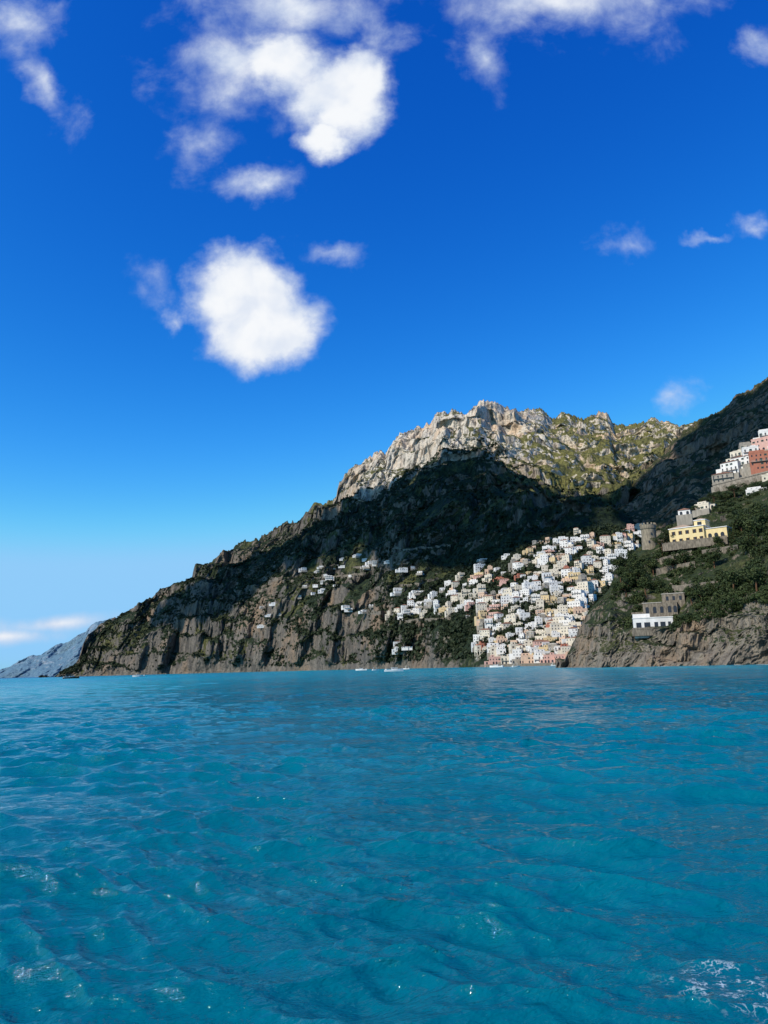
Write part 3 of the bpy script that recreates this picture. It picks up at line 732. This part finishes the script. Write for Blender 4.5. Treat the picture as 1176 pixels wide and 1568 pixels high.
# ------------------------------------------------------------------ sun, cloud with its shadow
SAZ=math.radians(-128); SEL=math.radians(40)
S=Vector((math.sin(SAZ)*math.cos(SEL),math.cos(SAZ)*math.cos(SEL),math.sin(SEL)))
sd=bpy.data.lights.new('sun','SUN'); sd.energy=4.7; sd.angle=math.radians(.53); sd.color=(1,.93,.82)
so=bpy.data.objects.new('sun',sd); col.objects.link(so); so.rotation_euler=S.to_track_quat('Z','Y').to_euler()
shp=[(230,940),(300,900),(400,850),(470,815),(520,788),(560,765),(600,748),(650,722),(700,704),(740,704),(790,725),(835,752),(865,775),(905,792),(905,800),(880,812),(820,826),(760,856),(700,862),(650,862),(600,850),(560,845),(500,850),(420,875),(370,915),(320,940),(240,955)]
def cloud_from(polys,alt,name):
    import bmesh
    pts=[]
    for L,poly,step in polys:
        us=[p[0] for p in poly];vs=[p[1] for p in poly]
        v=min(vs)
        while v<max(vs):
            u=min(us)
            while u<max(us):
                if inpoly(u,v,poly):
                    h=hit(L,u,v)
                    if h:
                        p=h[0]; k=(alt-p.z)/S.z; pts.append(p+S*k)
                u+=step
            v+=step
    keep=[]
    for p in pts:
        if all((p-q).length>42 for q in keep): keep.append(p)
    bmt=bmesh.new(); bmesh.ops.create_icosphere(bmt,subdivisions=3,radius=1)
    bv=np.array([v.co[:] for v in bmt.verts]); bf=np.array([[v.index for v in f.verts] for f in bmt.faces]); bmt.free()
    allV=[];allF=[];o=0
    for p in keep:
        r=rg.uniform(34,48); q=bv*np.array([r,r,r*.8]); w=q+np.array(p)
        w=w+bv*(fbm(w[:,0]/25,w[:,1]/25,w[:,2]/25,3)*14)[:,None]
        allV.append(w);allF.append(bf+o);o+=len(bv)
    m,nt,b=newmat('cloud_white'); b.inputs['Base Color'].default_value=(.9,.92,.95,1); b.inputs['Roughness'].default_value=1
    return mesh_np(name,np.vstack(allV),np.vstack(allF),True,m)
rp=[(890,803)]+[(905,793),(960,758),(1000,718),(1045,672),(1080,652),(1110,634),(1140,612),(1176,596),(1260,560),(1260,760),(1100,760),(1000,800),(940,830)]
cloud_from([(LM,shp,9),(LR,rp,12)],1750,'cloud')

# ------------------------------------------------------------------ sky
w=bpy.data.worlds.new('sky'); scene.world=w; w.use_nodes=True; nt=w.node_tree; nt.nodes.clear()
try:
    w.cycles.sampling_method='MANUAL'; w.cycles.sample_map_resolution=256
except Exception as ex: print(ex)
out=N(nt,'ShaderNodeOutputWorld'); bg=N(nt,'ShaderNodeBackground'); nt.links.new(bg.outputs[0],out.inputs[0]); bg.inputs[1].default_value=.1
sk=N(nt,'ShaderNodeTexSky',sky_type='NISHITA',sun_disc=False,sun_elevation=SEL,sun_rotation=SAZ%(2*math.pi),air_density=1.0,dust_density=.3,ozone_density=4.0)
sc_=N(nt,'ShaderNodeSeparateColor'); nt.links.new(sk.outputs[0],sc_.inputs[0])
def chan(i,ex,mul,mx):
    x=M_(nt,'MULTIPLY',sc_.outputs[i],.1)
    x=M_(nt,'MULTIPLY',M_(nt,'POWER',x,ex),mul*10)
    return M_(nt,'SMOOTH_MIN',x,mx*10,1.2)
cb=N(nt,'ShaderNodeCombineColor')
for i,(ex,mul,mx) in enumerate(((3.5,38,.28),(1.74,3.7,.60),(.95,2.0,.95))): nt.links.new(chan(i,ex,mul,mx),cb.inputs[i])
skyc=cb.outputs[0]
tc=N(nt,'ShaderNodeTexCoord'); G=tc.outputs['Generated']
s3=N(nt,'ShaderNodeSeparateXYZ'); nt.links.new(G,s3.inputs[0])
yy=M_(nt,'MAXIMUM',s3.outputs[1],.02)
cmb=N(nt,'ShaderNodeCombineXYZ'); nt.links.new(M_(nt,'DIVIDE',s3.outputs[0],yy),cmb.inputs[0]); nt.links.new(M_(nt,'DIVIDE',s3.outputs[2],yy),cmb.inputs[1])
PP=cmb.outputs[0]
def g2(u,v):
    d=pdir(u,v); return d[0]/d[1],d[2]/d[1]
blobs=[(375,450,110,100,0,2.3),(400,500,115,85,0,2.2),(262,485,32,26,0,.8),(232,430,36,66,30,.38),(500,388,60,28,0,.6),
 (525,145,112,108,0,2.5),(435,100,110,85,0,1.7),(500,215,66,52,0,1.9),(355,110,120,120,20,.9),(440,10,220,100,0,.95),(300,232,60,76,-30,.75),(400,283,84,40,5,.85),(575,60,60,90,0,.7),
 (30,40,85,75,-40,.70),(70,130,110,42,-60,.70),
 (860,0,280,85,0,.9),(740,85,50,90,0,.62),(950,35,110,60,0,.5),(1165,75,48,60,0,.62),
 (955,372,58,38,10,.66),(1100,362,50,14,0,.58),(1165,350,38,30,0,.64),(1045,607,38,32,20,.64),(222,125,50,30,-60,.35)]
lows=[(90,955,105,17,4,1.0),(10,974,110,16,0,.9),(-60,965,120,20,0,.8)]
wn=NOISE(nt,PP,9,5,.6,color=True)
Pw=VM(nt,'ADD',PP,VM(nt,'SCALE',VM(nt,'SUBTRACT',wn,(.5,.5,.5)),s=.11))
cur=None
for (u,v,ru,rv,rot,st) in blobs+lows:
    x,y=g2(u,v); k=1.0/F*1.05
    mp=N(nt,'ShaderNodeMapping',vector_type='TEXTURE'); nt.links.new(PP if v>900 else Pw,mp.inputs[0])
    mp.inputs['Location'].default_value=(x,y,0); mp.inputs['Rotation'].default_value=(0,0,math.radians(rot)); mp.inputs['Scale'].default_value=(ru*k,rv*k,1)
    l=VM(nt,'LENGTH',mp.outputs[0])
    dd=M_(nt,'MULTIPLY_ADD',l,-st,st)
    cur=dd if cur is None else M_(nt,'SMOOTH_MAX',cur,dd,.2)
cur=M_(nt,'MAXIMUM',cur,-1.)
n=NOISE(nt,PP,12,8,.61,.2)
n2=NOISE(nt,VM(nt,'ADD',PP,(-.012,.026,0)),9,4,.5,.2)
n2b=NOISE(nt,PP,9,4,.5,.2)
D=M_(nt,'MULTIPLY_ADD',M_(nt,'SUBTRACT',n,.56),1.45,cur)
alpha=MR(nt,D,-.12,1.08,0,1)
alpha=M_(nt,'MULTIPLY',alpha,MR(nt,s3.outputs[1],.03,.1))
lit=MR(nt,M_(nt,'SUBTRACT',n2b,n2),-.14,.10)
lit=M_(nt,'MULTIPLY',MR(nt,D,.2,1.3,.38,1),M_(nt,'ADD',.66,M_(nt,'MULTIPLY',lit,.34)))
cc=MIX(nt,lit,(4.0,5.4,8.0),(9.3,9.5,9.8))
fin=MIX(nt,alpha,skyc,cc)
nt.links.new(fin,bg.inputs[0])
print('houses',nh,'objs',len(bpy.data.objects))
